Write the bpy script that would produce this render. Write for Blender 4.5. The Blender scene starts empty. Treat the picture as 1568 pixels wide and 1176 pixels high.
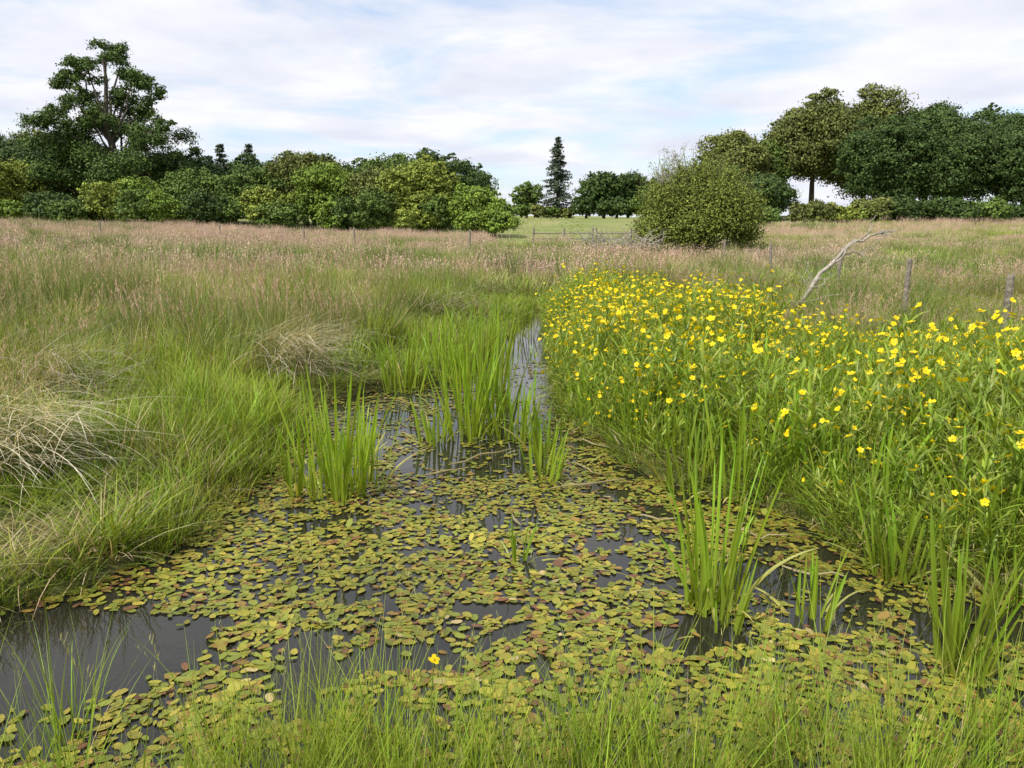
import bpy, math, numpy as np
from mathutils import Vector
rng = np.random.default_rng(11)
U = rng.uniform
scene = bpy.context.scene

# ---------------------------------------------------------------- helpers
class Acc:
    def __init__(s): s.V=[]; s.C=[]; s.F=[]; s.n=0
    def add(s,V,F,C,mat=0):
        V=np.asarray(V,float).reshape(-1,3); C=np.asarray(C,float)
        if C.ndim==1: C=np.tile(C,(len(V),1))
        C=C.reshape(-1,3)
        s.V.append(V); s.C.append(C); s.F.append((np.asarray(F,int)+s.n,mat)); s.n+=len(V)
    def mesh(s,name,mats,smooth=False):
        V=np.concatenate(s.V); C=np.concatenate(s.C)
        loops=np.concatenate([f.ravel() for f,_ in s.F])
        tot=np.concatenate([np.full(len(f),f.shape[1]) for f,_ in s.F])
        mi=np.concatenate([np.full(len(f),m) for f,m in s.F])
        st=np.concatenate([[0],np.cumsum(tot)[:-1]])
        me=bpy.data.meshes.new(name)
        me.vertices.add(len(V)); me.vertices.foreach_set('co',V.ravel())
        me.loops.add(len(loops)); me.loops.foreach_set('vertex_index',loops.astype(np.int32))
        me.polygons.add(len(tot)); me.polygons.foreach_set('loop_start',st.astype(np.int32))
        me.polygons.foreach_set('material_index',mi.astype(np.int32))
        me.polygons.foreach_set('use_smooth',np.full(len(tot),smooth))
        me.update(calc_edges=True)
        a=me.color_attributes.new('Col','FLOAT_COLOR','POINT')
        a.data.foreach_set('color',np.hstack([np.clip(C,0,1),np.ones((len(C),1))]).ravel())
        for m in mats: me.materials.append(m)
        return me
    def obj(s,name,mats,smooth=False,link=True):
        o=bpy.data.objects.new(name,s.mesh(name,mats,smooth))
        if link: scene.collection.objects.link(o)
        return o

def vnoise(x,y,sc,seed=0):
    x=np.asarray(x)/sc; y=np.asarray(y)/sc
    ix=np.floor(x); iy=np.floor(y); fx=x-ix; fy=y-iy
    fx=fx*fx*(3-2*fx); fy=fy*fy*(3-2*fy)
    def h(a,b):
        v=np.sin(a*127.1+b*311.7+seed*74.7)*43758.5453
        return v-np.floor(v)
    return (h(ix,iy)*(1-fx)+h(ix+1,iy)*fx)*(1-fy)+(h(ix,iy+1)*(1-fx)+h(ix+1,iy+1)*fx)*fy
def sstep(a,b,x):
    t=np.clip((np.asarray(x,float)-a)/(b-a),0,1); return t*t*(3-2*t)
def norm(v): return v/np.maximum(np.linalg.norm(v,axis=-1,keepdims=True),1e-9)
def col(c,n,var=.2,hv=.12,r=rng):
    return np.array(c)[None,:]*(1+r.uniform(-var,var,(n,1)))*(1+r.uniform(-hv,hv,(n,3)))

def poly_sd(x,y,poly):
    x=np.asarray(x,float); y=np.asarray(y,float); sh=x.shape; x=x.ravel(); y=y.ravel()
    d=np.full(x.shape,1e9); ins=np.zeros(x.shape,bool); n=len(poly)
    for i in range(n):
        ax,ay=poly[i]; bx,by=poly[(i+1)%n]
        ex,ey=bx-ax,by-ay
        t=np.clip(((x-ax)*ex+(y-ay)*ey)/(ex*ex+ey*ey),0,1)
        d=np.minimum(d,np.hypot(x-ax-t*ex,y-ay-t*ey))
        c=((ay>y)!=(by>y))
        with np.errstate(divide='ignore',invalid='ignore'):
            xi=ax+(y-ay)*ex/(ey if ey!=0 else 1e-9)
        ins^=(c&(x<xi))
    return np.where(ins,-d,d).reshape(sh)

POND=[(-4.6,1.6),(-1.5,1.7),(-.8,1.95),(0,2.05),(1,2.0),(1.8,1.9),(3,1.85),(4.6,1.8),(4.8,2.7),(3.2,3.0),(2.4,3.2),
      (1.98,3.5),(1.82,3.65),(1.78,4.2),(1.3,4.62),(.97,4.97),(.84,5.66),(.56,6.43),(.56,8.4),(.63,10.7),(.66,13.7),
      (.75,15.4),(1.0,17.5),(.7,17.7),(.42,15.3),(.12,13.7),(-.2,10.7),(-.5,9.2),(-1.0,8.1),(-1.35,7.75),(-2.1,7.2),
      (-1.78,5.66),(-1.67,4.8),(-1.87,4.3),(-1.87,3.7),(-2.05,3.37),(-2.3,3.09),(-3.2,2.8),(-4.4,2.6)]
def pond_sd(x,y):
    return poly_sd(x,y,POND)+(vnoise(x,y,.35,3)-.5)*.22
BED=[(.6,13.5),(1.0,15.5),(2.6,14.2),(3.3,11),(3.1,9.2),(3.9,8.3),(5.3,7.2),(5.6,5),(5.2,3.2),(3.0,2.9),(2.4,3.1),(1.9,3.6),(1.7,4.3),
     (1.2,4.7),(.9,5.2),(.7,5.9),(.5,6.5),(.5,8.4),(.55,10.7)]

def ground_z(x,y):
    x=np.asarray(x,float); y=np.asarray(y,float)
    d=np.where((np.abs(x)<8)&(y<21)&(y>-3),pond_sd(x,y),4.0)
    z=np.clip(d*.55,-.4,.10)
    out=np.clip(d/2,0,1)
    z=z+out*(.10*(vnoise(x,y,2.3,5)-.3)+.12*(vnoise(x,y,7,6)-.4))
    z=z+2.3*sstep(65,145,y)
    z=z+1.0*sstep(3,48,-x)*sstep(18,62,y)
    z=z+.5*sstep(10,45,x)*sstep(25,70,y)
    z=z+7*sstep(250,900,y)*(vnoise(x,y,260,8))
    return z

# ---------------------------------------------------------------- materials
def newmat(name):
    m=bpy.data.materials.new(name); m.use_nodes=True; nt=m.node_tree; nt.nodes.clear()
    return m,nt,nt.nodes,nt.links
def foliage_mat(name,trans=.3,rough=.5,spec=.3,locscale=.25,rand=(.78,1.2),tint=(1.15,1.1,.6),loc=True):
    m,nt,N,L=newmat(name)
    out=N.new('ShaderNodeOutputMaterial'); pb=N.new('ShaderNodeBsdfPrincipled')
    at=N.new('ShaderNodeAttribute'); at.attribute_name='Col'
    oi=N.new('ShaderNodeObjectInfo'); mr=N.new('ShaderNodeMapRange')
    mr.inputs['To Min'].default_value=rand[0]; mr.inputs['To Max'].default_value=rand[1]
    L.new(oi.outputs['Random'],mr.inputs['Value'])
    hs=N.new('ShaderNodeHueSaturation'); L.new(at.outputs['Color'],hs.inputs['Color']); L.new(mr.outputs[0],hs.inputs['Value'])
    if loc:
        nz=N.new('ShaderNodeTexNoise'); nz.inputs['Scale'].default_value=locscale; nz.inputs['Detail'].default_value=2
        L.new(oi.outputs['Location'],nz.inputs['Vector'])
        m2=N.new('ShaderNodeMapRange'); m2.inputs['From Min'].default_value=.3; m2.inputs['From Max'].default_value=.7
        m2.inputs['To Min'].default_value=.483; m2.inputs['To Max'].default_value=.515
        L.new(nz.outputs['Fac'],m2.inputs['Value']); L.new(m2.outputs[0],hs.inputs['Hue'])
    L.new(hs.outputs['Color'],pb.inputs['Base Color'])
    pb.inputs['Roughness'].default_value=rough; pb.inputs['Specular IOR Level'].default_value=spec
    if trans<=0:
        L.new(pb.outputs[0],out.inputs[0]); return m
    mix=N.new('ShaderNodeMixShader'); tr=N.new('ShaderNodeBsdfTranslucent')
    mm=N.new('ShaderNodeMix'); mm.data_type='RGBA'; mm.blend_type='MULTIPLY'; mm.inputs['Factor'].default_value=1
    L.new(hs.outputs['Color'],mm.inputs[6]); mm.inputs[7].default_value=(*tint,1)
    L.new(mm.outputs[2],tr.inputs['Color'])
    mix.inputs[0].default_value=trans
    L.new(pb.outputs[0],mix.inputs[1]); L.new(tr.outputs[0],mix.inputs[2]); L.new(mix.outputs[0],out.inputs[0])
    return m
M_GRASS=foliage_mat('grass_blades',.3,.5,.25,.22,rand=(.75,1.3),tint=(1.3,1.2,.6))
M_FAR=foliage_mat('meadow_blades',0,.6,.15,.12,rand=(.72,1.4))
M_REED=foliage_mat('reed_leaf',.38,.4,.35,loc=False,tint=(1.4,1.35,.5))
M_LEAF=foliage_mat('tree_foliage',0,.6,.2,loc=False,rand=(.9,1.14))
M_PETAL=foliage_mat('yellow_petal',.3,.45,.3,loc=False,rand=(.95,1.05),tint=(1,1,1))
M_POND=foliage_mat('pondweed_leaf',0,.5,.3,loc=False,rand=(1,1))

def noise_mat(name,c1,c2,scale,rough=.85,bump=.3,detail=6):
    m,nt,N,L=newmat(name)
    out=N.new('ShaderNodeOutputMaterial'); pb=N.new('ShaderNodeBsdfPrincipled')
    tc=N.new('ShaderNodeTexCoord'); nz=N.new('ShaderNodeTexNoise'); nz.inputs['Scale'].default_value=scale; nz.inputs['Detail'].default_value=detail
    L.new(tc.outputs['Object'],nz.inputs['Vector'])
    cr=N.new('ShaderNodeValToRGB'); cr.color_ramp.elements[0].position=.35; cr.color_ramp.elements[1].position=.65
    cr.color_ramp.elements[0].color=(*c1,1); cr.color_ramp.elements[1].color=(*c2,1)
    L.new(nz.outputs['Fac'],cr.inputs[0]); L.new(cr.outputs[0],pb.inputs['Base Color'])
    pb.inputs['Roughness'].default_value=rough; pb.inputs['Specular IOR Level'].default_value=.2
    b=N.new('ShaderNodeBump'); b.inputs['Strength'].default_value=bump; b.inputs['Distance'].default_value=.02
    L.new(nz.outputs['Fac'],b.inputs['Height']); L.new(b.outputs[0],pb.inputs['Normal']); L.new(pb.outputs[0],out.inputs[0])
    return m
M_BARK=noise_mat('bark',(.05,.04,.03),(.13,.11,.085),6)
M_DEAD=noise_mat('dead_wood',(.22,.19,.15),(.42,.38,.32),14)
M_POST=noise_mat('weathered_post',(.13,.11,.085),(.28,.25,.20),20)
M_WIRE=noise_mat('wire',(.2,.2,.2),(.3,.3,.3),20,.5,0)

# ground
m,nt,N,L=newmat('ground')
out=N.new('ShaderNodeOutputMaterial'); pb=N.new('ShaderNodeBsdfPrincipled'); ge=N.new('ShaderNodeNewGeometry')
n1=N.new('ShaderNodeTexNoise'); n1.inputs['Scale'].default_value=.12; n1.inputs['Detail'].default_value=8
n2=N.new('ShaderNodeTexNoise'); n2.inputs['Scale'].default_value=9; n2.inputs['Detail'].default_value=8
L.new(ge.outputs['Position'],n1.inputs['Vector']); L.new(ge.outputs['Position'],n2.inputs['Vector'])
r1=N.new('ShaderNodeValToRGB'); r1.color_ramp.elements[0].position=.35; r1.color_ramp.elements[1].position=.65
r1.color_ramp.elements[0].color=(.04,.055,.014,1); r1.color_ramp.elements[1].color=(.11,.10,.035,1)
L.new(n2.outputs['Fac'],r1.inputs[0])
r2=N.new('ShaderNodeValToRGB'); r2.color_ramp.elements[0].position=.3; r2.color_ramp.elements[1].position=.7
r2.color_ramp.elements[0].color=(.15,.20,.055,1); r2.color_ramp.elements[1].color=(.27,.26,.11,1)
L.new(n1.outputs['Fac'],r2.inputs[0])
sx=N.new('ShaderNodeSeparateXYZ'); L.new(ge.outputs['Position'],sx.inputs[0])
mr=N.new('ShaderNodeMapRange'); mr.inputs['From Min'].default_value=28; mr.inputs['From Max'].default_value=55; L.new(sx.outputs['Y'],mr.inputs['Value'])
mx=N.new('ShaderNodeMix'); mx.data_type='RGBA'; L.new(mr.outputs[0],mx.inputs[0]); L.new(r1.outputs[0],mx.inputs[6]); L.new(r2.outputs[0],mx.inputs[7])
L.new(mx.outputs[2],pb.inputs['Base Color']); pb.inputs['Roughness'].default_value=.95; pb.inputs['Specular IOR Level'].default_value=.1
bp=N.new('ShaderNodeBump'); bp.inputs['Strength'].default_value=.5; bp.inputs['Distance'].default_value=.04
L.new(n2.outputs['Fac'],bp.inputs['Height']); L.new(bp.outputs[0],pb.inputs['Normal']); L.new(pb.outputs[0],out.inputs[0])
M_GROUND=m
# water
m,nt,N,L=newmat('pond_water')
out=N.new('ShaderNodeOutputMaterial'); pb=N.new('ShaderNodeBsdfPrincipled'); ge=N.new('ShaderNodeNewGeometry')
pb.inputs['Base Color'].default_value=(.018,.017,.012,1); pb.inputs['Roughness'].default_value=.02; pb.inputs['IOR'].default_value=1.42
n1=N.new('ShaderNodeTexNoise'); n1.inputs['Scale'].default_value=7; n1.inputs['Detail'].default_value=3
L.new(ge.outputs['Position'],n1.inputs['Vector'])
bp=N.new('ShaderNodeBump'); bp.inputs['Strength'].default_value=.08; bp.inputs['Distance'].default_value=.02
L.new(n1.outputs['Fac'],bp.inputs['Height']); L.new(bp.outputs[0],pb.inputs['Normal']); L.new(pb.outputs[0],out.inputs[0])
M_WATER=m

# ---------------------------------------------------------------- terrain + water
def axis(a,b,st,far0,far1,g=1.16):
    c=list(np.arange(a,b+1e-6,st)); s=st; v=b
    hi=[]
    while v<far1: s=min(s*g,60); v+=s; hi.append(v)
    s=st; v=a; lo=[]
    while v>far0: s=min(s*g,60); v-=s; lo.append(v)
    return np.array(lo[::-1]+c+hi)
xs=axis(-5,5.2,.08,-1500,1500); ys=axis(1.2,18,.09,-200,2500)
X,Y=np.meshgrid(xs,ys); Z=ground_z(X,Y)
nx,ny=len(xs),len(ys); idx=np.arange(nx*ny).reshape(ny,nx)
A=Acc(); A.add(np.stack([X,Y,Z],-1),np.stack([idx[:-1,:-1],idx[:-1,1:],idx[1:,1:],idx[1:,:-1]],-1).reshape(-1,4),(.1,.1,.1))
A.obj('ground',[M_GROUND],True)
A=Acc(); A.add([(-5,1.2,0),(5.2,1.2,0),(5.2,18,0),(-5,18,0)],[[0,1,2,3]],(.1,.1,.1)); A.obj('pond_water',[M_WATER])

# ---------------------------------------------------------------- primitives
def blades(A,base,az,lean,curl,Ln,W,segs,cb,ct,r,prof='grass',twist=.7,fold=0,mat=0):
    n=len(az); t=np.linspace(0,1,segs+1)
    phi=lean[:,None]+curl[:,None]*t[None,:]**1.3
    pm=(phi[:,1:]+phi[:,:-1])/2; st=(Ln/segs)[:,None]
    hor=np.concatenate([np.zeros((n,1)),np.cumsum(np.sin(pm)*st,1)],1)
    ver=np.concatenate([np.zeros((n,1)),np.cumsum(np.cos(pm)*st,1)],1)
    S=np.stack([base[:,None,0]+np.cos(az)[:,None]*hor,base[:,None,1]+np.sin(az)[:,None]*hor,base[:,None,2]+ver],-1)
    sa=az+math.pi/2+r.uniform(-twist,twist,n)
    sd=np.stack([np.cos(sa),np.sin(sa),np.zeros(n)],-1)[:,None,:]
    if prof=='grass': w=(1-t**1.6)*.95+.05
    elif prof=='reed': w=np.minimum(1,.75+t)*np.sqrt(np.clip(1-t**2.6,0,1))+.02
    elif prof=='lance': w=np.sin(np.pi*np.clip(t*.93+.07,0,1))**.8+.03
    elif prof=='even': w=1-.5*t
    hw=(W[:,None]*.5*w[None,:])[...,None]
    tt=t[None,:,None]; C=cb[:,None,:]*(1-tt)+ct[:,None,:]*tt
    k=segs+1
    if fold>0:
        nrm=np.stack([-np.sin(sa),np.cos(sa),np.zeros(n)],-1)[:,None,:]
        V=np.stack([S-sd*hw,S+nrm*hw*fold,S+sd*hw],2); c=3
    else:
        V=np.stack([S-sd*hw,S+sd*hw],2); c=2
    ids=np.arange(n*k*c).reshape(n,k,c); F=[]
    for j in range(c-1):
        F.append(np.stack([ids[:,:-1,j],ids[:,:-1,j+1],ids[:,1:,j+1],ids[:,1:,j]],-1).reshape(-1,4))
    A.add(V,np.concatenate(F),np.repeat(C[:,:,None,:],c,2).reshape(-1,3),mat)
    return S
def tube(A,P,R,c,sides=7,mat=0):
    P=np.asarray(P,float); m=len(P); R=np.asarray(R,float)
    T=np.gradient(P,axis=0); T=norm(T)
    ref=np.where(np.abs(T[:,2:3])>.9,np.array([[1.,0,0]]),np.array([[0,0,1.]]))
    a=norm(np.cross(T,ref)); b=np.cross(T,a)
    th=np.linspace(0,2*np.pi,sides,endpoint=False)
    V=P[:,None]+R[:,None,None]*(a[:,None]*np.cos(th)[None,:,None]+b[:,None]*np.sin(th)[None,:,None])
    i=np.arange(m*sides).reshape(m,sides); j=np.roll(i,-1,1)
    A.add(V,np.stack([i[:-1],j[:-1],j[1:],i[1:]],-1).reshape(-1,4),c,mat)
    A.add(V[-1],[list(range(sides))],c,mat)
def wob(p0,p1,n,amp,r,sag=0):
    t=np.linspace(0,1,n)[:,None]; P=np.array(p0)*(1-t)+np.array(p1)*t
    P+=r.normal(0,amp,(n,3))*np.sin(np.pi*t)**.5
    P[:,2:]+=-sag*np.sin(np.pi*t)
    return P
def leafq(A,P,Nn,s,C,r,asp=.65,mat=0):
    n=len(P); rv=r.normal(size=(n,3)); t=norm(np.cross(Nn,rv)); b=np.cross(Nn,t); s=s[:,None]
    V=np.stack([P+t*s*.5,P+b*s*.5*asp,P-t*s*.5,P-b*s*.5*asp],1)
    A.add(V,np.arange(n*4).reshape(n,4),np.repeat(C,4,0),mat)

def crown(A,lobes,leaf,dens,c1,c2,r,cl=.2,shell=(.66,1.15),upb=.25,k=18):
    for (cx,cy,cz,rx,ry,rz) in lobes:
        area=4*np.pi*((rx*ry+rx*rz+ry*rz)/3)
        n=int(area*dens/(.33*leaf*leaf)); nc=max(4,n//k)
        d=norm(r.normal(size=(nc,3))); d[:,2]=np.where(d[:,2]<-.75,-d[:,2],d[:,2])
        rad=r.uniform(*shell,(nc,1)); ax=np.array([rx,ry,rz])
        cp=np.array([cx,cy,cz])+d*ax*rad
        crd=cl*(rx+rz)/2*r.uniform(.6,1.7,(nc,1,1))
        off=r.normal(size=(nc,k,3))*crd*np.array([1,1,.55])*.8
        P=(cp[:,None]+off).reshape(-1,3)
        on=norm(off.reshape(-1,3))
        Nn=norm(np.repeat(d,k,0)*.45+on*.7+r.normal(size=(nc*k,3))*.6+np.array([0,0,upb]))
        f=r.uniform(0,1,(nc,1)); base=np.array(c1)*(1-f)+np.array(c2)*f
        base=base*r.uniform(.7,1.3,(nc,1))  # dark and light clump tones, shadowing contrast put into the leaf colour
        C=np.repeat(base,k,0)*r.uniform(.7,1.3,(nc*k,1))
        leafq(A,P,Nn,leaf*r.uniform(.55,1.25,nc*k),C,r)

def gen_lobes(R,z0,z1,n,r):
    zc=(z0+z1)/2; hz=(z1-z0)/2; out=[]; n=int(n*max(1,hz/R*.9))
    sx,sy=r.uniform(.88,1.18,2)
    for i in range(n):
        g=i+.5; ph=np.arccos(1-1.9*g/n); th=np.pi*(1+5**.5)*g+r.uniform(-.5,.5)
        d=np.array([np.cos(th)*np.sin(ph)**.8,np.sin(th)*np.sin(ph)**.8,np.cos(ph)])
        q=r.uniform(.5,.82); lr=R*r.uniform(.22,.44)
        c=d*np.array([R*sx,R*sy,hz-lr*.5])*q+np.array([0,0,zc])
        c[2]=max(c[2],lr*.5)
        out.append((c[0],c[1],c[2],lr*1.12,lr*1.12,lr*r.uniform(.7,.95)))
    for i in range(int(n*.8)):
        d=norm(r.normal(size=3)); d[2]=abs(d[2])*1.1-.15; q=r.uniform(.8,1.02); lr=R*r.uniform(.08,.18)
        c=d*np.array([R*sx,R*sy,hz])*q+np.array([0,0,zc]); c[2]=min(max(c[2],lr),z1-lr*.2)
        out.append((c[0],c[1],c[2],lr*1.2,lr*1.2,lr*.8))
    for s in (-.35,.3): out.append((0,0,zc+hz*s,R*.5,R*.5,hz*.45))
    return out
def pmul(a,b,k=1.06): return (tuple(k*v for v in a),tuple(k*v for v in b))
G_MID=pmul((.065,.11,.02),(.125,.18,.035)); G_DARK=pmul((.036,.066,.016),(.074,.116,.026)); G_LIGHT=pmul((.14,.195,.03),(.27,.30,.05))
G_OLIVE=pmul((.09,.11,.028),(.165,.18,.042)); G_BRIGHT=pmul((.11,.175,.024),(.19,.26,.035))
def tree(name,x,y,topz,R,seed,pal,low=.12,leaf=None,dens=1.5,nl=16,trunk=.3):
    r=np.random.default_rng(seed); g=float(ground_z(x,y)); H=topz-g
    A=Acc(); lf=leaf or max(.18,.0031*y)
    lobes=gen_lobes(R,H*low,H,nl,r)
    tube(A,wob((0,0,-.3),(0,0,H*.7),6,.12,r),np.linspace(trunk,trunk*.35,6),(.1,.08,.06),7,1)
    for l in lobes[:-2]:
        tube(A,wob((0,0,min(l[2]*.7,H*.5)),l[:3],5,.1,r),np.linspace(trunk*.4,.04,5),(.1,.08,.06),5,1)
    crown(A,lobes,lf,dens,pal[0],pal[1],r)
    o=A.obj(name,[M_LEAF,M_BARK]); o.location=(x,y,g); return o

# ---------------------------------------------------------------- tall oak
r=np.random.default_rng(5)
ox,oy=-42.6,86; og=float(ground_z(ox,oy))
A=Acc()
LO=[(-3.7,18.1,1.7),(-1.8,17.1,1.3),(0,19.5,1.5),(1.6,18.4,1.3),(-5.2,16.1,1.4),(-2.9,14.6,1.6),(.7,15.3,1.5),(3.4,15.9,1.7),(5,15.3,1.0),
(0,12.8,2.2),(2.5,13.2,1.5),(5.2,10.9,1.7),(2.7,10.4,2.5),(-5,12.0,2),(-6.1,9.4,2.6),(-2.9,10.6,2.6),(.7,8.4,3.0),(4.3,7.8,2.4),(-2.9,5.9,3.4),
(1.4,5,3.4),(6.3,11.5,.9),(-5.8,5.4,2.9),(5,4.6,2.6),(-4.6,17,1.1),(-1.2,12,1.6),(-6.2,13.4,1.2),(6.6,8.6,1.3),(1.8,16.8,1.0),(4.6,13.6,.9)]
TP=wob((0,0,-.4),(-.1,0,18.6-og),9,.25,r); tube(A,TP,np.linspace(.62,.1,9),(.1,.08,.06),9,1)
for (lx,lz,lr) in LO:
    yy=r.uniform(-2,2)*(1 if lz>12 else 1.6); lz-=og
    s=TP[int(np.clip(lz*.75/(18.6)*8,1,7))]
    tube(A,wob(s,(lx,yy,lz),6,.2,r),np.linspace(.18 if lz>10 else .14,.05,6),(.1,.08,.06),6,1)
    sub=[(lx+r.normal()*lr*.6,yy+r.normal()*lr*.5,lz+r.normal()*lr*.38,lr*.46,lr*.46,lr*.34) for _ in range(7)]
    for q in sub: tube(A,wob((lx,yy,lz),q[:3],4,.05,r),np.linspace(.06,.02,4),(.1,.08,.06),4,1)
    crown(A,sub,.24,1.35,(.05,.09,.02),(.10,.155,.03),r,cl=.4,shell=(.3,1.2))
o=A.obj('tall_oak_tree',[M_LEAF,M_BARK]); o.location=(ox,oy,og)

# ---------------------------------------------------------------- tree line
T=[(-56,84,9.0,5.0,G_LIGHT),(-64,84,10,5.5,G_MID),(-50,90,10.5,4.5,G_DARK),(-60,95,12,6,G_DARK),(-72,88,11,6,G_DARK),
(-38.5,81,6.3,3.1,G_BRIGHT),(-34,86,7.6,4.2,G_MID),(-29.8,93,9.3,4.4,G_DARK),(-22.6,87,9.8,4.4,G_OLIVE),(-26.5,84,7.8,3.4,G_MID),(-19,81,7.8,3.8,G_BRIGHT),
(-14.2,88,9.6,4.2,G_MID),(-14,81,7.4,3.2,G_OLIVE),(-9.2,80,7.9,3.9,G_LIGHT),(-6.6,96,9.8,4.4,G_DARK),(-11,98,10.4,4.6,G_DARK),(-3.8,79,5.6,3.1,G_BRIGHT),
(-1.9,78,3.6,2.0,G_MID),(-17.8,96,9.0,4.5,G_DARK),(-36.5,95,9,5,G_DARK),(-24.5,98,9.8,5,G_DARK)]
sd=100
for (x,y,tz,R,p) in T:
    sd+=1; tree('hedgerow_tree',x,y,tz,R,sd,p,low=.02)
for i,x in enumerate(np.linspace(-52,-3.2,17)):
    tree('hedge_shrub',x+U(-1.2,1.2),77+U(-1,1),U(3.0,5.8)+(.6 if x<-30 else 0),U(1.9,3.0),300+i,[G_MID,G_BRIGHT,G_DARK,G_MID,G_LIGHT][i%5],low=.0,nl=11,trunk=.12)
for i,(x,y,tz,R) in enumerate([(-118,180,24.5,9),(-108,185,22.5,9),(-130,180,25,10),(-98,185,21,8),(-142,185,22,10),(-88,180,15,8)]):
    tree('distant_wood_tree',x,y,tz,R,400+i,G_OLIVE if i%2 else G_MID,low=.05,dens=1.5)
tree('small_round_tree',2.8,150,9.2,3.0,500,G_MID,low=.16,dens=1.6)
for i,(x,tz,R) in enumerate([(-1.2,4.6,2.4),(1.6,5.0,2.2),(4.8,5.2,2.2),(7.2,4.6,1.9),(10.5,4.3,2),(-4,5,3)]):
    tree('field_hedge_shrub',x,145,tz,R,510+i,G_MID if i%2 else G_OLIVE,low=0,nl=9,trunk=.12)
for i,(x,y,tz,R,p) in enumerate([(16.2,140,11.0,4.6,G_DARK),(20.8,142,11.2,4.6,G_DARK),(25,140,9,4.5,G_MID),(13.2,140,7,3.0,G_DARK),(30,140,9,4.6,G_DARK),(18,136,6,3.2,G_DARK),(23,136,6,3.2,G_MID)]):
    tree('parkland_tree',x,y,tz,R,520+i,p,low=.0)
for i,(x,y,tz,R,p) in enumerate([(33,120,15.4,5.6,G_OLIVE),(38.5,124,14.8,4.6,G_MID),(29,116,10.5,4.6,G_MID),(35,112,8.5,4.6,G_DARK),
 (47.5,126,21.4,7.2,G_OLIVE),(56,127,22.2,7.4,G_OLIVE),(65,125,20.6,6.8,G_DARK),(51.5,110,16.5,6.2,G_DARK),(60,108,16,6.2,G_DARK),
 (71,116,18.6,7.0,G_DARK),(67,104,14.5,5.6,G_DARK),(79,116,19.1,7.2,G_DARK),(87,112,17.5,7,G_MID),(75,102,13,6,G_DARK),(95,112,16,7,G_DARK)]):
    tree('mature_broadleaf_tree',x,y,tz,R,540+i,p,low=(.2 if i==4 else .02),trunk=.5,nl=22)
for i,(x,tz,R,p) in enumerate([(37,4.2,2.4,G_OLIVE),(41.0,3.6,1.9,G_LIGHT),(44,4.6,2.3,G_OLIVE),(48,4.8,2.6,G_DARK),(53,4.4,2.8,G_DARK),(58,4.2,2.7,G_MID),(63,4.0,2.6,G_DARK),(68,4.0,2.6,G_OLIVE),(73,3.8,2.6,G_DARK),(78,4,2.6,G_DARK),(30,3.6,2.4,G_MID),(84,4,2.6,G_DARK)]):
    tree('hedge_shrub',x,97,tz,R*1.2,570+i,p,low=0,nl=11,trunk=.12)

# ---------------------------------------------------------------- conifers
def conifer(name,x,y,topz,R,seed,pal,whorls=26,nb=9):
    r=np.random.default_rng(seed); g=float(ground_z(x,y)); H=topz-g; A=Acc()
    tube(A,[(0,0,-.3),(0,0,H*.5),(0,0,H)],[.38,.2,.02],(.09,.06,.045),8,1)
    for i in range(whorls):
        f=(i+.5)/whorls; z=H*(.04+.96*f)
        rr=R*min(1,(1-f)*1.7)**.8*r.uniform(.75,1.1)+.1
        for b in range(nb):
            az=r.uniform(0,6.28); l=rr*r.uniform(.7,1.15); k=int(14+30*l/R)
            t=r.uniform(.1,1,k); dr=-.3*l*t**1.2+.14*l*t**3
            P=np.stack([np.cos(az)*l*t,np.sin(az)*l*t,z+dr],-1)+r.normal(size=(k,3))*.15*np.array([1.2,1.2,.8])
            Nn=norm(np.array([np.cos(az)*.3,np.sin(az)*.3,.8])+r.normal(size=(k,3))*.5)
            f2=r.uniform(0,1,(k,1)); C=(np.array(pal[0])*(1-f2)+np.array(pal[1])*f2)*r.uniform(.7,1.2)
            leafq(A,P,Nn,r.uniform(.3,.6,k),C,r,.55)
            tube(A,[(0,0,z),(np.cos(az)*l*.9,np.sin(az)*l*.9,z-.25*l)],[.05,.015],(.09,.06,.045),4,1)
    o=A.obj(name,[M_LEAF,M_BARK]); o.location=(x,y,g)
G_CON=((.040,.062,.036),(.09,.11,.06))
conifer('tall_conifer_tree',8.9,155,17.8,3.3,41,G_CON,28,9)
for i,(x,tz,R) in enumerate([(-46.5,9.9,2.0),(-43,9.7,2),(-40,12.2,2.0),(-41.5,10.6,2.2),(-36,12.2,2.2),(-37.5,10.4,2.0),(-33,10,2)]):
    conifer('spruce_tree',x,110,tz,R,50+i,G_CON,16,7)

# ---------------------------------------------------------------- willow bush
r=np.random.default_rng(77); bx,by=8.5,36.5; bg=float(ground_z(bx,by)); A=Acc()
BL=[]
for (lx,lz,lr) in [(-1.9,1.4,.9),(-1.3,2.3,1.0),(-.4,2.8,1.05),(.8,2.7,1.1),(1.7,2.2,1.0),(2.1,1.4,.9),(.3,1.5,1.5),(1.0,1.9,1.4),(-.9,1.3,1.4),(-1.9,2.8,.5),(.5,3.7,.55),(1.5,3.35,.6),(-2.1,.8,.8),(2.3,.8,.8),(-.5,3.6,.45),(2.4,2.5,.5)]:
    for dy in (-.6,.7): BL.append((lx+r.uniform(-.2,.2),dy*lr+r.uniform(-.2,.2),lz,lr*.8,lr*.8,lr*.75))
for l in BL: tube(A,wob((r.uniform(-.4,.4),r.uniform(-.3,.3),-.1),l[:3],6,.12,r),np.linspace(.09,.015,6),(.1,.08,.06),5,1)
crown(A,BL,.11,1.1,(.11,.14,.024),(.20,.235,.038),r,cl=.36,shell=(.35,1.25))
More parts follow.
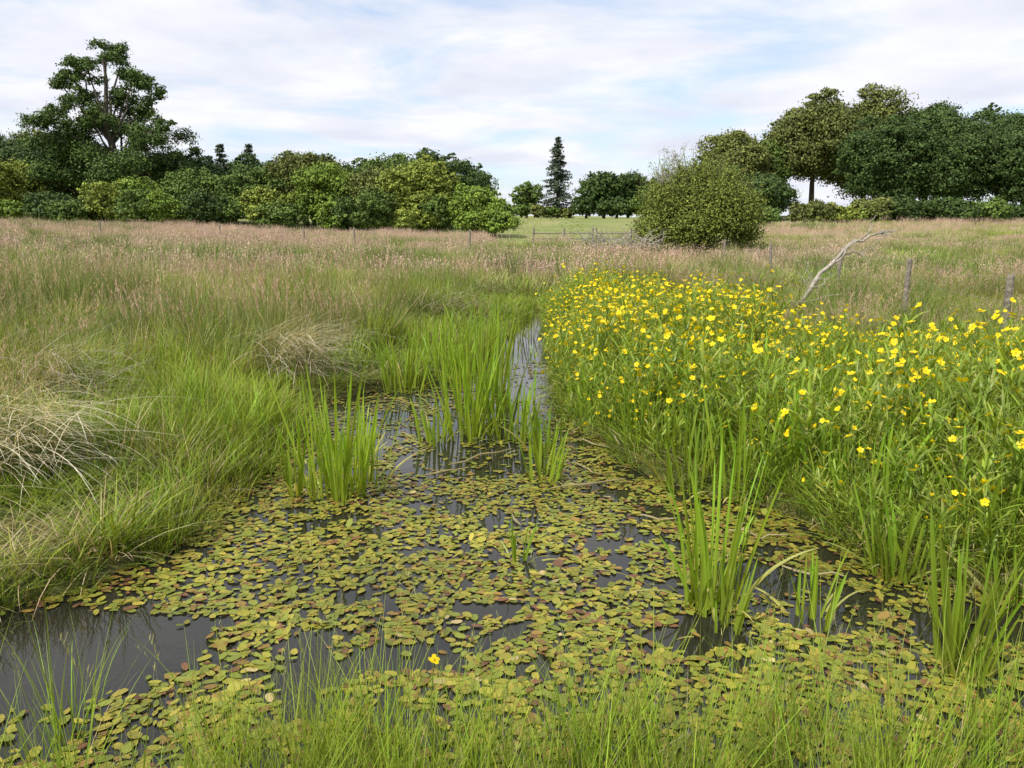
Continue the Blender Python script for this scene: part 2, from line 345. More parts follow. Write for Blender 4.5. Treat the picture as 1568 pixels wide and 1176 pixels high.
for i in range(360):
    a=r.uniform(0,6.28); el=r.uniform(.1,1.5); d=np.array([np.cos(a)*np.cos(el)*2.2,np.sin(a)*np.cos(el)*1.6,np.sin(el)*1.8+1.6])
    e=d+np.array([np.cos(a)*.4,np.sin(a)*.4,r.uniform(.3,.9)])*r.uniform(.4,2.1)
    tube(A,[d*.8,e],[.012,.004],(.1,.08,.06),4,1)
    t=r.uniform(.1,1,(38,1)); P=d*(1-t)+e*t+r.normal(size=(38,3))*.08
    leafq(A,P,norm(r.normal(size=(38,3))+[0,0,.4]),r.uniform(.07,.12,38),col((.175,.21,.036),38,.3,.1,r)*r.uniform(.75,1.25),r,.4)
for i in range(30):
    s=np.array([r.uniform(-1.9,-.4),r.uniform(-.5,.5),2.9]); e=s+np.array([r.uniform(-.7,.5),r.uniform(-.3,.3),r.uniform(.8,1.9)])
    P=wob(s,e,5,.06,r); tube(A,P,np.linspace(.02,.005,5),(.3,.27,.22),4,2)
    for q in range(5):
        p=P[r.integers(1,5)]; tube(A,[p,p+np.array([r.uniform(-.4,.4),r.uniform(-.2,.2),r.uniform(.1,.45)])],[.009,.003],(.3,.27,.22),4,2)
o=A.obj('willow_bush',[M_LEAF,M_BARK,M_DEAD]); o.location=(bx,by,bg)

# ---------------------------------------------------------------- dead branch, brush, fence
r=np.random.default_rng(9); A=Acc(); c=(.35,.3,.25)
def br(p0,p1,r0,r1,n=7,a=.035): 
    P=wob(p0,p1,n,a,r); tube(A,P,np.linspace(r0,r1,n),c,7); return P
P=br((4.9,13.6,.15),(6.1,14,1.38),.042,.03,9,.05); br((6.1,14,1.38),(6.9,14.1,1.60),.026,.008)
br((5.75,13.9,1.0),(6.35,13.8,1.72),.022,.007); br((6.3,14,1.45),(6.5,14.1,1.85),.015,.004); br((5.3,13.7,.55),(5.2,13.9,1.05),.014,.004)
br((6.5,14.05,1.5),(6.9,14,1.42),.012,.004); br((5.9,13.95,1.15),(6.6,14.2,1.2),.014,.004); br((5.0,13.7,.3),(5.6,13.2,.5),.02,.006)
for i in range(26):
    s=np.array([r.uniform(4.8,6.6),r.uniform(13.5,14.3),0]); s[2]=.2+(s[0]-4.9)*.85
    br(s,s+np.array([r.uniform(-.3,.4),r.uniform(-.3,.3),r.uniform(-.15,.35)]),.009,.003,5,.02)
A.obj('fallen_dead_branch',[M_DEAD],True)
A=Acc()
for i in range(90):
    s=np.array([r.uniform(2.9,6.4),r.uniform(33,35),r.uniform(.5,.9)]); d=np.array([r.uniform(-1.3,1.0),r.uniform(-.3,.3),r.uniform(.1,.8)])
    br(s,s+d,.024,.006,5,.05)
A.obj('brushwood_pile',[M_DEAD],True)
def post(A,x,y,h,rad=.05):
    g=float(ground_z(x,y)); lx,ly=r.normal(0,.03,2)
    tube(A,[(x,y,g-.2),(x+lx*.5,y+ly*.5,g+h*.5),(x+lx,y+ly,g+h-.03),(x+lx,y+ly,g+h)],[rad*1.05,rad,rad*.97,rad*.8],(.3,.27,.22),8)
    return np.array([x+lx,y+ly,g+h])
def fence(name,pts,h=1.15,wire=True):
    A=Acc(); tops=[post(A,x,y,h,.045) for x,y in pts]
    if wire:
        for k in range(len(tops)-1):
            for dz in (.08,.35):
                a=tops[k]-[0,0,dz]; b=tops[k+1]-[0,0,dz]; tube(A,[a,(a+b)/2-[0,0,.02],b],[.0014]*3,c,4,1)
    return A.obj(name,[M_POST,M_WIRE])
fence('post_and_wire_fence',[(6.15,9.6),(6.45,12.7),(7.1,17),(7.3,22),(7.6,28)],1.0)
fence('post_and_wire_fence',[(-1.6,29),(-7,35),(-11.6,44),(-16.5,44.5),(-24,46),(-33,46)],1.3)
A=Acc()
for x in (1.2,3.0,4.6,4.85,6.8): post(A,x,45,1.25,.055)
for x0,x1 in ((1.2,3.0),(3.0,4.6),(4.85,6.8)):
    for z in (.45,.75,1.05):
        tube(A,[(x0,45,z+.06),((x0+x1)/2,45,z+.04),(x1,45,z+.06)],[.038]*3,c,6)
A.obj('wooden_rail_fence',[M_POST])

# ---------------------------------------------------------------- prototypes
def tuft(n,R,Lr,Wr,lean,curl,cb,ct,segs=4,seed=0,seedhead=None,nseed=0,extra_dead=0,fold=0,prof='grass',twist=.8,fine=1.):
    r=np.random.default_rng(seed); A=Acc()
    def one(n,Lr,Wr,lean,curl,cb,ct):
        az=r.uniform(0,6.283,n); rr=R*np.sqrt(r.uniform(0,1,n)); b=np.stack([np.cos(az)*rr,np.sin(az)*rr,np.full(n,-.03)],-1)
        az2=az+r.normal(0,.9,n)
        return blades(A,b,az2,r.uniform(*lean,n),r.uniform(*curl,n),r.uniform(*Lr,n),r.uniform(*Wr,n),segs,col(cb,n,.25,.12,r),col(ct,n,.3,.12,r),r,prof,twist,fold)
    one(n,Lr,Wr,lean,curl,cb,ct)
    if extra_dead: one(extra_dead,(Lr[0]*.6,Lr[1]*.9),Wr,(lean[0],lean[1]*1.6),(curl[0],curl[1]*1.6),(.30,.24,.12),(.52,.43,.25))
    if nseed:
        S=one(nseed,(Lr[1]*.95,Lr[1]*1.3),(Wr[0]*.45,Wr[0]*.6),(0,.2),(.05,.45),ct,seedhead)
        k=12; P=[]
        for s in S:
            t=r.uniform(0,1,k)[:,None]; a=s[-1-max(1,segs//4)]; P.append(a*(1-t)+s[-1]*t)
        P=np.concatenate(P); m=len(P)
        blades(A,P,r.uniform(0,6.28,m),r.uniform(.1,.8*fine,m),r.uniform(0,.4,m),r.uniform(.02,.045,m)*fine,np.full(m,Wr[1]*.8*fine),1,col(seedhead,m,.25,.1,r),col(seedhead,m,.25,.1,r),r,'even')
    return A
def collection(name,accs,mats):
    c=bpy.data.collections.new(name)
    for i,a in enumerate(accs): c.objects.link(a.obj(f'{name}_variant_{i:02d}',mats,link=False))
    return c
GB=(.09,.135,.015); GT=(.28,.37,.038); YG=(.38,.39,.06); BR=(.20,.16,.06); TW=(.40,.38,.15); PK=(.45,.32,.23); RB=(.055,.095,.016); RT=(.20,.25,.055); ST=(.62,.52,.32)  # GB: blade-root colour darkened to deepen the shade low in the grass
PR=[]
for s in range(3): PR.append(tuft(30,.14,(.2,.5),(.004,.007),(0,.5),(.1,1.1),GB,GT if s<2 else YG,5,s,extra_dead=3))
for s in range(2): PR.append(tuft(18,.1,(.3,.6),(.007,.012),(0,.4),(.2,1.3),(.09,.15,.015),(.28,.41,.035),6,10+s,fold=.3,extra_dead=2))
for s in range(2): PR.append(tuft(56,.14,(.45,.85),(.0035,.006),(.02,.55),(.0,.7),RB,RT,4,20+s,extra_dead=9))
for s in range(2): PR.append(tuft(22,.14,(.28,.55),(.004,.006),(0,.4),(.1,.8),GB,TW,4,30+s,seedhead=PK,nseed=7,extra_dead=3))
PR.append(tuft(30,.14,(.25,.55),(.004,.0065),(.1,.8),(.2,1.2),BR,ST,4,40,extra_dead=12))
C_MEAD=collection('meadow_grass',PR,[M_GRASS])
PF=[]
for s in range(2): PF.append(tuft(40,.34,(.25,.6),(.011,.019),(0,.5),(.1,.9),(.10,.15,.02),(.29,.35,.065),3,50+s,extra_dead=8))
for s in range(2): PF.append(tuft(54,.28,(.5,.9),(.010,.016),(0,.5),(0,.6),(.06,.10,.02),(.20,.25,.06),3,60+s,extra_dead=9))
for s in range(2): PF.append(tuft(34,.34,(.4,.66),(.010,.016),(0,.4),(.1,.6),(.12,.14,.03),(.46,.41,.19),3,70+s,seedhead=(.52,.37,.28),nseed=13,extra_dead=9))
C_FAR=collection('far_meadow_grass',PF,[M_FAR])

def flower(A,p0,tip,r,L0):
    tube(A,[p0,(p0+tip)/2+[0,0,.01],tip],[.0025,.002,.002],(.2,.3,.05),4)
    ax=norm(np.array([r.normal()*.6,r.normal()*.6,1.])); u=norm(np.cross(ax,[1,.2,0])); v=np.cross(ax,u)
    for q in range(5):
        th=q*1.2566+r.uniform(-.1,.1); d=u*np.cos(th)+v*np.sin(th); e=-u*np.sin(th)+v*np.cos(th); cup=r.uniform(.1,.8)
        V=[tip,tip+d*L0*.5+e*L0*.42+ax*L0*.15*cup,tip+d*L0*.95+e*L0*.36+ax*L0*cup*.55,tip+d*L0*1.08+ax*L0*cup*.6,tip+d*L0*.95-e*L0*.36+ax*L0*cup*.55,tip+d*L0*.5-e*L0*.42+ax*L0*.15*cup]
        A.add(V,[[0,1,2,3,4,5]],np.array([.90,.68,.006])*r.uniform(.88,1.05),1)
    th=np.linspace(0,6.28,6,endpoint=False)
    V=[tip+ax*.007]+[tip+(u*np.cos(x)+v*np.sin(x))*.006+ax*.002 for x in th]
    A.add(V,[[0,1+j,1+(j+1)%6] for j in range(6)],(.65,.45,.01),1)
def spearwort(seed,flowers):
    r=np.random.default_rng(seed); A=Acc()
    for s in range(4):
        az=r.uniform(0,6.28); b=np.array([[r.uniform(-.1,.1),r.uniform(-.1,.1),-.03]])
        H=r.uniform(.42,.82); S=blades(A,b,np.array([az]),np.array([r.uniform(.02,.35)]),np.array([r.uniform(-.1,.35)]),np.array([H]),np.array([.008]),6,col((.15,.21,.03),1),col((.24,.32,.045),1),r,'even',fold=.6)[0]
        k=12; t=r.uniform(.1,.97,k)*6; i=np.minimum(t.astype(int),5); fr=(t-i)[:,None]; P=S[i]*(1-fr)+S[i+1]*fr
        lc=(.29,.38,.05) if r.uniform()<.8 else (.44,.42,.11)
        blades(A,P,np.arange(k)*2.4+r.uniform(0,1,k),r.uniform(.3,.95,k),r.uniform(.1,1.1,k),r.uniform(.09,.20,k),r.uniform(.011,.021,k),4,col((.18,.26,.027),k,.2,.1,r),col(lc,k,.3,.1,r),r,'lance',.3,fold=.25)
        if flowers and r.uniform()<.75:
            for f in range(r.integers(1,4)):
                p0=S[4]+(S[5]-S[4])*r.uniform(0,1); a=r.uniform(0,6.28)
                flower(A,p0,S[-1]+np.array([np.cos(a)*r.uniform(.02,.15),np.sin(a)*r.uniform(.02,.15),r.uniform(-.14,.14)]),r,r.uniform(.019,.030))
    return A
C_SPEAR=collection('greater_spearwort',[spearwort(i,i<6) for i in range(10)],[M_REED,M_PETAL])
FG=[tuft(16,.07,(.25,.55),(.003,.006),(0,.35),(.1,.9),(.12,.19,.02),(.29,.42,.04),6,200+s,extra_dead=1) for s in range(4)]
FG+=[tuft(7,.07,(.35,.6),(.0025,.004),(0,.35),(.1,.9),(.14,.20,.025),(.34,.39,.08),7,210+s,seedhead=(.36,.36,.12),nseed=1,fine=.6) for s in range(2)]
C_FG=collection('bank_grass',FG,[M_GRASS])

def instancer(name,coll,P,rot,scl,idx):
    me=bpy.data.meshes.new(name); me.vertices.add(len(P)); me.vertices.foreach_set('co',np.asarray(P,float).ravel())
    for nm,ty,pr,d in (('rot','FLOAT_VECTOR','vector',rot),('scl','FLOAT_VECTOR','vector',scl),('idx','INT','value',idx)):
        a=me.attributes.new(nm,ty,'POINT'); a.data.foreach_set(pr,np.asarray(d).ravel().astype(np.int32 if ty=='INT' else np.float32))
    me.update(); o=bpy.data.objects.new(name,me); scene.collection.objects.link(o)
    ng=bpy.data.node_groups.new(name,'GeometryNodeTree')
    ng.interface.new_socket('Geometry',in_out='INPUT',socket_type='NodeSocketGeometry'); ng.interface.new_socket('Geometry',in_out='OUTPUT',socket_type='NodeSocketGeometry')
    N=ng.nodes; L=ng.links; gi=N.new('NodeGroupInput'); go=N.new('NodeGroupOutput'); ip=N.new('GeometryNodeInstanceOnPoints'); ci=N.new('GeometryNodeCollectionInfo')
    ci.inputs['Collection'].default_value=coll; ci.inputs['Separate Children'].default_value=True; ci.inputs['Reset Children'].default_value=True
    L.new(gi.outputs[0],ip.inputs['Points']); L.new(ci.outputs[0],ip.inputs['Instance']); ip.inputs['Pick Instance'].default_value=True
    for nm,ty,sock in (('rot','FLOAT_VECTOR','Rotation'),('scl','FLOAT_VECTOR','Scale'),('idx','INT','Instance Index')):
        na=N.new('GeometryNodeInputNamedAttribute'); na.data_type=ty; na.inputs['Name'].default_value=nm
        L.new([q for q in na.outputs if q.enabled and q.name=='Attribute'][0],ip.inputs[sock])
    L.new(ip.outputs[0],go.inputs[0]); md=o.modifiers.new('scatter','NODES'); md.node_group=ng
    return o
def wedge(y0,y1,dens,k=.74,m=2.0):
    w=k*y1+m; n=int((y1-y0)*2*w*dens); y=U(y0,y1,n); x=U(-w,w,n); ok=np.abs(x)<k*y+m
    return x[ok],y[ok]
STRAW=[(-2.3,7.9,-.45),(-3.15,4.6,-.6),(-4.0,6.4,-.3),(-.5,16.5,-1.2),(-1.1,12.5,-.6)]
# ------------------------------------------------ meadow
PX,PY,PS,PH,PI=[],[],[],[],[]
def put(x,y,s,i,near=False):
    h=(.5+.9*vnoise(x,y,1.0,61)) if near else (.38+.55*vnoise(x,y,4.5,61)+.5*vnoise(x,y,1.6,62))
    if near:
        d=pond_sd(x,y); h*=np.where(d<.5,.62,np.where(d<1.3,.8,1.0))
        for sx_,sy_,_ in STRAW: h*=1-.55*(np.hypot(x-sx_-.3,y-sy_+.5)<.85)
    PX.append(x);PY.append(y);PS.append(s);PH.append(s*h);PI.append(i)
def flush(name,coll):
    x=np.concatenate(PX); y=np.concatenate(PY); s=np.concatenate(PS); hs=np.concatenate(PH); i=np.concatenate(PI)
    n=len(x); z=ground_z(x,y); hs=hs*(1-.28*((x>3)&(y>9)&(y<60)))
    instancer(name,coll,np.stack([x,y,z],-1),np.stack([U(-.16,.16,n),U(-.16,.16,n),U(0,6.28,n)],-1),np.stack([s,s,hs],-1),i)
    for l in (PX,PY,PS,PH,PI): l.clear()
    print(name,n)
def choose(x,y,near):
    n=len(x); n1=vnoise(x,y,1.6 if near else 4,21); n2=vnoise(x,y,2.4 if near else 6,22); n3=U(0,1,n)
    d=np.where(y<21,pond_sd(x,y),9.)
    q=n3*.45+n1*.55; p=n3*.35+n2*.65; rr=rng.integers(0,2,n)
    if near:
        idx=np.where(q<.48,rng.integers(0,3,n),np.where(p<.45,5+rr,np.where(p<.63,7+rr,np.where(p<.74,9,2))))
        bank=(d<1.1+1.2*n2)|((x>0)&(y<9))
        idx=np.where(bank,np.where(n3<.5,rng.integers(0,3,n),np.where(n3<.94,3+rr,9)),idx)
    else:
        pink=sstep(20,55,y)*np.where(x<0,.20,.04)
        idx=np.where(q<.56-pink,rr,np.where(p<.48-pink*.3,2+rr,4+rr))
    return idx
x,y=wedge(1.2,8,56,.8,2.5); d=pond_sd(x,y); bd=poly_sd(x,y,BED); ok=(d>.0)&(y>1.4)&(~((y<2.6)&(np.abs(x)<4.6)))&((bd>0)|(d<.3)|(U(0,1,len(x))<.4))
x,y=x[ok],y[ok]; put(x,y,U(.8,1.3,len(x)),choose(x,y,True),True)
x,y=wedge(8,19,18,.76,2.5); d=pond_sd(x,y); bd=poly_sd(x,y,BED); ok=(d>.0)&((bd>0)|(U(0,1,len(x))<.3)); x,y=x[ok],y[ok]; put(x,y,U(.95,1.45,len(x)),choose(x,y,True),True)
n=9000; x=U(-4,4.5,n); y=U(2.6,17,n); d=pond_sd(x,y); ok=(d>-.1)&(d<.28)&(U(0,1,n)<.8); x,y=x[ok],y[ok]; put(x,y,U(.7,1.0,len(x)),rng.integers(0,5,len(x)),True)
flush('meadow_grass',C_MEAD)
x,y=wedge(17,45,5.2); put(x,y,U(.8,1.3,len(x)),choose(x,y,False))
x,y=wedge(45,76,3.0,.74,2); ok=(x<-1-(y-45)*.05)|(x>10); x,y=x[ok],y[ok]; put(x,y,U(.9,1.3,len(x)),choose(x,y,False))
x,y=wedge(76,96,2.0,.80,2); ok=(x>13+(y-76)*.35); x,y=x[ok],y[ok]; put(x,y,U(1.0,1.4,len(x)),choose(x,y,False))
x,y=wedge(45,150,.5,.3,4); ok=~((x<-1-(y-45)*.05)|(x>10)); x,y=x[ok],y[ok]; put(x,y,U(.3,.5,len(x)),np.full(len(x),0))
flush('far_meadow_grass',C_FAR)
# ------------------------------------------------ rush tussocks
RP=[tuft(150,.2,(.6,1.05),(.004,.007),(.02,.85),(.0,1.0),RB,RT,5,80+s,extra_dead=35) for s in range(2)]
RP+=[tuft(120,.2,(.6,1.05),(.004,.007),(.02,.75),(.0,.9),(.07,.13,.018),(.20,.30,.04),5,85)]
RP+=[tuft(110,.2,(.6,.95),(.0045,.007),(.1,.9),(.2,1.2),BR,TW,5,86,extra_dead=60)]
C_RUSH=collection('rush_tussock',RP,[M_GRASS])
x,y=wedge(4,48,.5,.74,2); d=pond_sd(x,y); bd=poly_sd(x,y,BED); ok=(d>1.0)&(bd>.3)&((x<1)|(y>12)); x,y=x[ok],y[ok]
hx=np.array([-3.4,-4.3,-2.9,-3.3,-2.4,-4.0,-1.6,-2.3,-.9,-1.5,-.6,1.6,1.9,2.8]); hy=np.array([8.2,7.4,9.6,10.5,12,12.5,13,15,15,18,21,17,20,16])
x=np.concatenate([x,hx]); y=np.concatenate([y,hy]); n=len(x); s=U(.75,1.15,n)
instancer('rush_tussocks',C_RUSH,np.stack([x,y,ground_z(x,y)],-1),np.stack([U(-.12,.12,n),U(-.12,.12,n),U(0,6.28,n)],-1),np.stack([s*1.15,s*1.15,s*U(.8,1,n)],-1),rng.choice(4,n,p=[.3,.3,.27,.13]))
def straw(name,x,y,az0,n,Lr,seed,spread=.8):
    r=np.random.default_rng(seed); A=Acc(); b=np.stack([r.normal(0,.22,n),r.normal(0,.2,n),r.uniform(.0,.38,n)],-1)
    az=az0+r.normal(0,spread,n)
    blades(A,b,az,r.uniform(.9,1.5,n),r.uniform(.2,.9,n),r.uniform(*Lr,n)*.85,r.uniform(.004,.008,n),6,col((.45,.37,.24),n,.3,.06,r),col((.85,.77,.62),n,.25,.06,r),r)
    m=n//2; b=np.stack([r.normal(0,.2,m),r.normal(0,.18,m),np.zeros(m)],-1)
    blades(A,b,r.uniform(0,6.28,m),r.uniform(.05,.7,m),r.uniform(.1,.9,m),r.uniform(*Lr,m)*.9,r.uniform(.004,.006,m),5,col(RB,m,.2,.1,r),col((.24,.27,.08),m,.25,.1,r),r)
    o=A.obj(name,[M_GRASS]); o.location=(x,y,float(ground_z(x,y))+.1)
for k,(x,y,a) in enumerate(STRAW): straw('pale_straw_tussock',x,y,a,[420,420,260,160,200][k],[(.6,1.0),(.55,1.0),(.6,1.0),(.5,.8),(.5,.9)][k],k+1,[.5,.6,.8,.8,.8][k])

# ------------------------------------------------ spearwort bed
n=3000; x=U(.4,5.7,n); y=U(2.8,15.6,n); bd=poly_sd(x,y,BED)+.25*(vnoise(x,y,.6,71)-.5); pd=pond_sd(x,y); ok=(bd<.0)&(pd>-.2)&(U(0,1,n)<.30+.9*vnoise(x,y,.8,72)); x,y,pd=x[ok],y[ok],pd[ok]; n=len(x)
s=U(.72,1.15,n)*np.where(pd<.35,.75,1.0)*(.80+.36*vnoise(x,y,1.2,73))*np.where(y>9,.94,1)
fl=U(0,1,n)<np.clip(.42+.16*(y>4.6)+.08*(y>7)-.08*(pd<.3)+.8*(vnoise(x,y,.9,74)-.5),.08,.85)
i=np.where(fl,rng.integers(0,6,n),rng.integers(6,10,n))
instancer('greater_spearwort_bed',C_SPEAR,np.stack([x,y,np.maximum(ground_z(x,y),-.05)],-1),np.stack([U(-.22,.22,n),U(-.22,.22,n),U(0,6.28,n)],-1),np.stack([s,s,s],-1),i)
# ------------------------------------------------ foreground bank grass
n=1250; x=U(-3.2,3.8,n); y=U(1.4,2.45,n); dens=np.where(x<-1.0,.2,np.where(x>1.2,.6,1.0))*(.25+.9*vnoise(x,y,.4,19)); ok=(U(0,1,n)<dens)&(y<2.1+.4*vnoise(x,y,.3,9)); x,y=x[ok],y[ok]; n=len(x); s=U(.7,1.3,n)
instancer('bank_grass',C_FG,np.stack([x,y,np.maximum(ground_z(x,y),-.03)],-1),np.stack([U(-.2,.2,n),U(-.2,.2,n),U(0,6.28,n)],-1),np.stack([s*.9,s*.9,s],-1),rng.choice(6,n,p=[.2,.2,.2,.2,.1,.1]))
r=np.random.default_rng(66)
for (x,y,h) in [(-.29,2.42,.22),(1.05,5.2,.4),(.5,5.3,.3)]:
    A=Acc(); flower(A,np.array([0,0,-.05]),np.array([.02,.0,h]),r,.020); o=A.obj('yellow_spearwort_flower',[M_REED,M_PETAL]); o.location=(x,y,0)

# ------------------------------------------------ reed clumps
def reeds(x,y,H,n,R,seed,lean=(.0,.28),W=(.012,.024),z=-.05,bend=4):
    n=int(n*1.25); r=np.random.default_rng(seed); A=Acc(); az=r.uniform(0,6.28,n); rr=R*np.sqrt(r.uniform(0,1,n))
    b=np.stack([np.cos(az)*rr,np.sin(az)*rr,np.full(n,-.02)],-1); L=H*r.uniform(.45,1.08,n)
    blades(A,b,az+r.normal(0,.6,n),r.uniform(*lean,n),r.uniform(0,.55,n)*r.uniform(.2,1,n),L,r.uniform(*W,n),8,col((.23,.28,.03),n,.15,.08,r),col((.21,.34,.028),n,.3,.12,r),r,'reed',1.2,fold=.35)
    blades(A,b[:bend],az[:bend],r.uniform(.3,.8,bend),r.uniform(.6,1.5,bend),H*r.uniform(.5,.8,bend),r.uniform(*W,bend),8,col((.30,.32,.06),bend),col((.46,.44,.14),bend),r,'reed',1.2,fold=.3)
    o=A.obj('reed_clump',[M_REED]); o.location=(x,y,z)
for q in [(-1.11,4.66,.90,46,.17),(-1.0,4.8,.75,20,.16),(-1.38,4.75,.6,14,.1),(-.36,6.05,1.05,40,.2),(-.2,6.3,.95,26,.2),(-1.1,7.8,.76,40,.22),(-.3,7.9,.9,46,.28),(-.75,8.4,.8,34,.25),
          (-.61,5.85,.5,16,.12),(.05,6.0,.62,22,.2),(.2,5.0,.55,16,.12),(.28,5.6,.6,12,.12),(.895,3.2,.78,30,.11),(.9,3.0,.4,6,.05),(1.3,3.08,.45,10,.08),(1.87,3.5,.6,22,.12),
          (1.74,2.7,.66,26,.09),(1.15,4.85,.7,36,.2),(1.5,4.75,.8,40,.25),(1.9,4.9,.85,46,.3),(2.4,5.2,.85,46,.35),(2.1,4.3,.75,40,.25),(2.6,4.4,.8,40,.3),(1.0,5.5,.7,30,.2),(1.5,5.6,.9,38,.3),(2.2,6.2,.9,38,.3),(3.0,5.8,.9,38,.3),(3.2,4.6,.85,34,.3),
          (0.02,3.7,.35,4,.04),(2.3,3.15,.6,20,.14),(2.8,3.3,.7,28,.2),(2.4,3.7,.75,30,.2),(.1,11.5,.7,20,.3),(-.4,10,.8,36,.3),(-.9,9.3,.75,30,.3),(.75,6.4,.65,26,.15),(.7,7.4,.7,26,.2),(3.9,6.4,.9,34,.3),(1.4,7.2,.9,34,.3),(3.6,3.9,.8,34,.3),(1.0,8.6,.85,24,.3),(2.9,7.4,.9,30,.3)]:
    sd+=1; reeds(*q,seed=sd)

# ------------------------------------------------ floating pondweed
r=np.random.default_rng(3); n=90000
x=r.uniform(-3.6,3.8,n); y=1.6+7.9*r.uniform(0,1,n)**1.15; d=pond_sd(x,y)
keep=d<.0
g=.5*vnoise(x,y,.11,31)+.3*vnoise(x,y,.27,33)+.2*vnoise(x,y,.8,32)
p=sstep(.29,.50,g)
p*=1-.45*sstep(5.0,6.5,y)-.25*sstep(7,9,y)
for hx,hy,rx,ry,a in [(-1.95,2.82,.80,.42,1),(-2.7,2.4,.9,.6,.95),(-1.7,2.35,.3,.2,.6),(-.3,5.35,.6,.4,.85),(1.2,3.5,.28,.18,.95),(-.68,3.33,.12,.08,.9),(1.38,3.1,.2,.14,.95),(2.1,3.08,.28,.2,.95),(0,4.2,.22,.12,.85),(1.5,3.3,.15,.15,.8),(-.2,6.5,.6,.5,.65),(.1,7.6,.4,.9,.75),(.5,3.9,.14,.08,.85)]:
    e=((x-hx)/rx)**2+((y-hy)/ry)**2; p*=1-a*(1-sstep(.6,1.15,e))
keep&=r.uniform(0,1,n)<p*.92; x,y=x[keep],y[keep]; n=len(x); print('pond leaves',n)
th=np.linspace(0,2*np.pi,9)[:-1]; ring=np.stack([np.cos(th)*.5,np.sin(th)*.5*(1-.2*np.cos(th)),np.zeros(8)],-1)
L0=r.uniform(.026,.064,n); W0=L0*r.uniform(.42,.66,n)
loc=np.concatenate([np.tile(ring,(n,1,1)),np.zeros((n,1,3))],1)
loc=loc*np.stack([L0,W0,L0],-1)[:,None,:]
loc[:,8,2]=-.001; loc[:,:8,2]+=r.normal(0,.001,(n,8)); loc[:,[0,4],2]-=r.uniform(0,.002,(n,1))
tilt=np.where(r.uniform(0,1,n)<.03,r.uniform(.2,.8,n),r.uniform(-.05,.07,n)); ta=r.uniform(0,6.28,n); az=r.uniform(0,6.28,n)
ca,sa=np.cos(az)[:,None],np.sin(az)[:,None]; xx=loc[...,0]*ca-loc[...,1]*sa; yy=loc[...,0]*sa+loc[...,1]*ca
zz=loc[...,2]+(xx*np.cos(ta)[:,None]+yy*np.sin(ta)[:,None])*np.sin(tilt)[:,None]
V=np.stack([xx+x[:,None],yy+y[:,None],zz+.003+r.uniform(0,.007,n)[:,None]+.4*L0[:,None]*np.maximum(np.sin(tilt)[:,None]-.15,0)],-1)
k=r.uniform(0,1,n); far=sstep(5,7,y); nz=vnoise(x,y,.5,40); nb=vnoise(x,y,.7,41)
C=np.empty((n,3)); C[:]=(.225,.205,.026)
C[k<.42]=(.16,.18,.024); k2=k+.2*(nb-.5)+.06*far
C[k2>.74]=(.27,.225,.032); C[k2>.85]=(.21,.13,.03); C[k2>.94]=(.14,.065,.028); C[k2>1.03]=(.36,.28,.12)
C*=(.75+.45*nz)[:,None]*r.uniform(.72,1.22,(n,1)); C*= (1-.12*far)[:,None]
ids=np.arange(n*9).reshape(n,9)
F=np.concatenate([np.stack([ids[:,8],ids[:,j],ids[:,(j+1)%8]],-1) for j in range(8)])
A=Acc(); A.add(V,F,np.repeat(C[:,None,:],9,1).reshape(-1,3)); A.obj('floating_pondweed',[M_POND])
A=Acc(); r=np.random.default_rng(8)
for (x0,y0,x1,y1) in [(-.45,5.25,.0,5.6),(.25,4.75,.75,4.9),(1.2,4.05,1.5,3.95),(1.35,3.6,1.6,3.45),(-.6,5.0,-.3,5.15),(.5,5.9,.75,5.6),(.45,5.3,.6,5.0),(.0,4.3,.05,4.1),(.6,6.3,.45,6.0),(.75,4.3,.95,4.2)]:
    P=wob((x0,y0,.02),(x1,y1,.035),5,.012,r); tube(A,P,np.array([.004,.007,.007,.005,.003]),(.42,.36,.18),6)
A.obj('dead_reed_stems',[M_REED])

# ---------------------------------------------------------------- light, world, camera
el,az=math.radians(50),math.radians(226)   # azimuth clockwise from +Y: behind-left of the camera
sdv=np.array([math.sin(az)*math.cos(el),math.cos(az)*math.cos(el),math.sin(el)])
sun=bpy.data.lights.new('sun','SUN'); sun.energy=5.0; sun.angle=math.radians(.5); sun.color=(1,.95,.86)
so=bpy.data.objects.new('sun',sun); so.rotation_euler=Vector(sdv).to_track_quat('Z','Y').to_euler(); so.location=(-20,-20,40); scene.collection.objects.link(so)
w=bpy.data.worlds.new('World'); scene.world=w; w.use_nodes=True; nt=w.node_tree; N=nt.nodes; L=nt.links; N.clear()
out=N.new('ShaderNodeOutputWorld'); bg=N.new('ShaderNodeBackground'); sky=N.new('ShaderNodeTexSky'); sky.sky_type='NISHITA'; sky.sun_disc=False
sky.sun_elevation=el; sky.sun_rotation=az; sky.altitude=50
tc=N.new('ShaderNodeTexCoord'); sp=N.new('ShaderNodeSeparateXYZ'); L.new(tc.outputs['Generated'],sp.inputs[0])
mz=N.new('ShaderNodeMath'); mz.operation='MAXIMUM'; mz.inputs[1].default_value=0; L.new(sp.outputs['Z'],mz.inputs[0])
az_=N.new('ShaderNodeMath'); az_.operation='ADD'; az_.inputs[1].default_value=.10; L.new(mz.outputs[0],az_.inputs[0])
dx=N.new('ShaderNodeMath'); dx.operation='DIVIDE'; L.new(sp.outputs['X'],dx.inputs[0]); L.new(az_.outputs[0],dx.inputs[1])
dy=N.new('ShaderNodeMath'); dy.operation='DIVIDE'; L.new(sp.outputs['Y'],dy.inputs[0]); L.new(az_.outputs[0],dy.inputs[1])
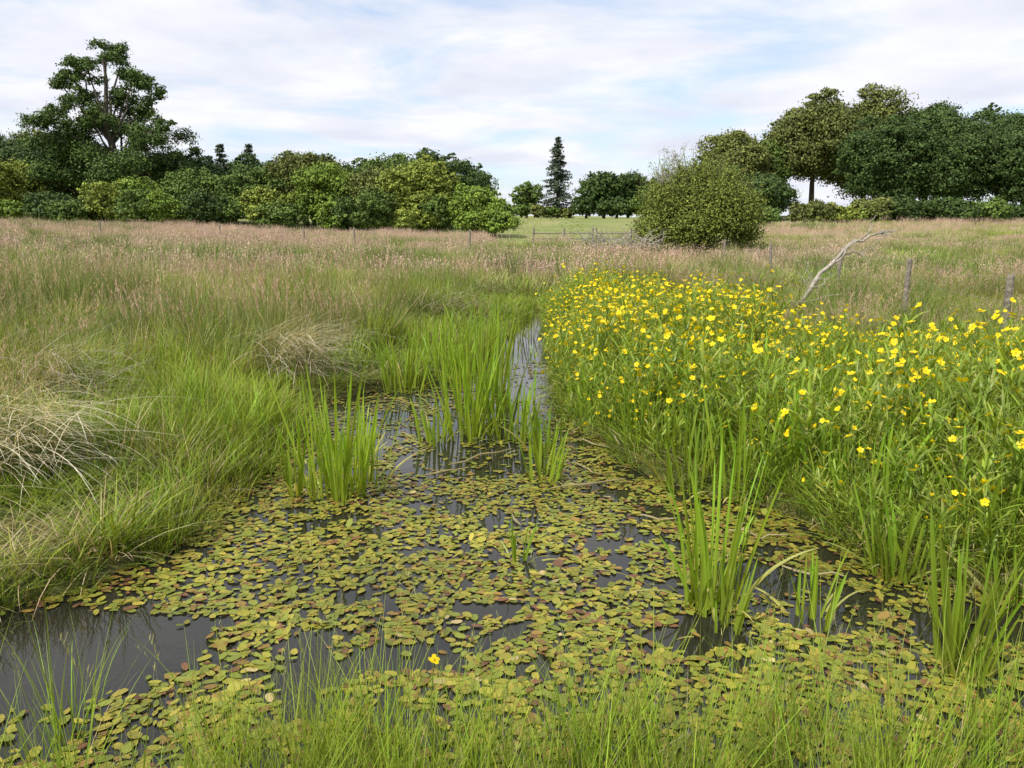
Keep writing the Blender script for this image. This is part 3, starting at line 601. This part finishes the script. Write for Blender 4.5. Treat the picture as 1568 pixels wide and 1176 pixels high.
cb=N.new('ShaderNodeCombineXYZ'); L.new(dx.outputs[0],cb.inputs[0]); L.new(dy.outputs[0],cb.inputs[1])
n1=N.new('ShaderNodeTexNoise'); n1.inputs['Scale'].default_value=.85; n1.inputs['Detail'].default_value=8; n1.inputs['Roughness'].default_value=.58; n1.inputs['Distortion'].default_value=.4
L.new(cb.outputs[0],n1.inputs['Vector'])
cr=N.new('ShaderNodeValToRGB'); cr.color_ramp.elements[0].position=.37; cr.color_ramp.elements[0].color=(.12,.12,.12,1); cr.color_ramp.elements[1].position=.53; cr.color_ramp.elements[1].color=(1,1,1,1)
L.new(n1.outputs['Fac'],cr.inputs[0])
n2=N.new('ShaderNodeTexNoise'); n2.inputs['Scale'].default_value=1.5; n2.inputs['Detail'].default_value=5; L.new(cb.outputs[0],n2.inputs['Vector'])
c2=N.new('ShaderNodeValToRGB'); c2.color_ramp.elements[0].position=.33; c2.color_ramp.elements[0].color=(7.6,7.9,9.1,1); c2.color_ramp.elements[1].position=.60; c2.color_ramp.elements[1].color=(9.4,9.5,9.9,1)
L.new(n2.outputs['Fac'],c2.inputs[0])
sb=N.new('ShaderNodeMix'); sb.data_type='RGBA'; sb.blend_type='ADD'; sb.inputs[0].default_value=1; sb.inputs[7].default_value=(2.6,3.2,4.2,1); L.new(sky.outputs[0],sb.inputs[6])
mx=N.new('ShaderNodeMix'); mx.data_type='RGBA'; mx.clamp_factor=True; L.new(cr.outputs[0],mx.inputs[0]); L.new(sb.outputs[2],mx.inputs[6]); L.new(c2.outputs[0],mx.inputs[7])
L.new(mx.outputs[2],bg.inputs['Color']); bg.inputs['Strength'].default_value=.105; L.new(bg.outputs[0],out.inputs[0])

cam=bpy.data.cameras.new('camera'); co=bpy.data.objects.new('camera',cam); scene.collection.objects.link(co)
cam.sensor_width=36; cam.lens=36*1184/1568; cam.clip_start=.05; cam.clip_end=6000
co.location=(0,0,1.7); co.rotation_euler=(math.radians(90-11.8),0,0); scene.camera=co
scene.view_settings.view_transform='Standard'; scene.view_settings.look='None'; scene.view_settings.exposure=0
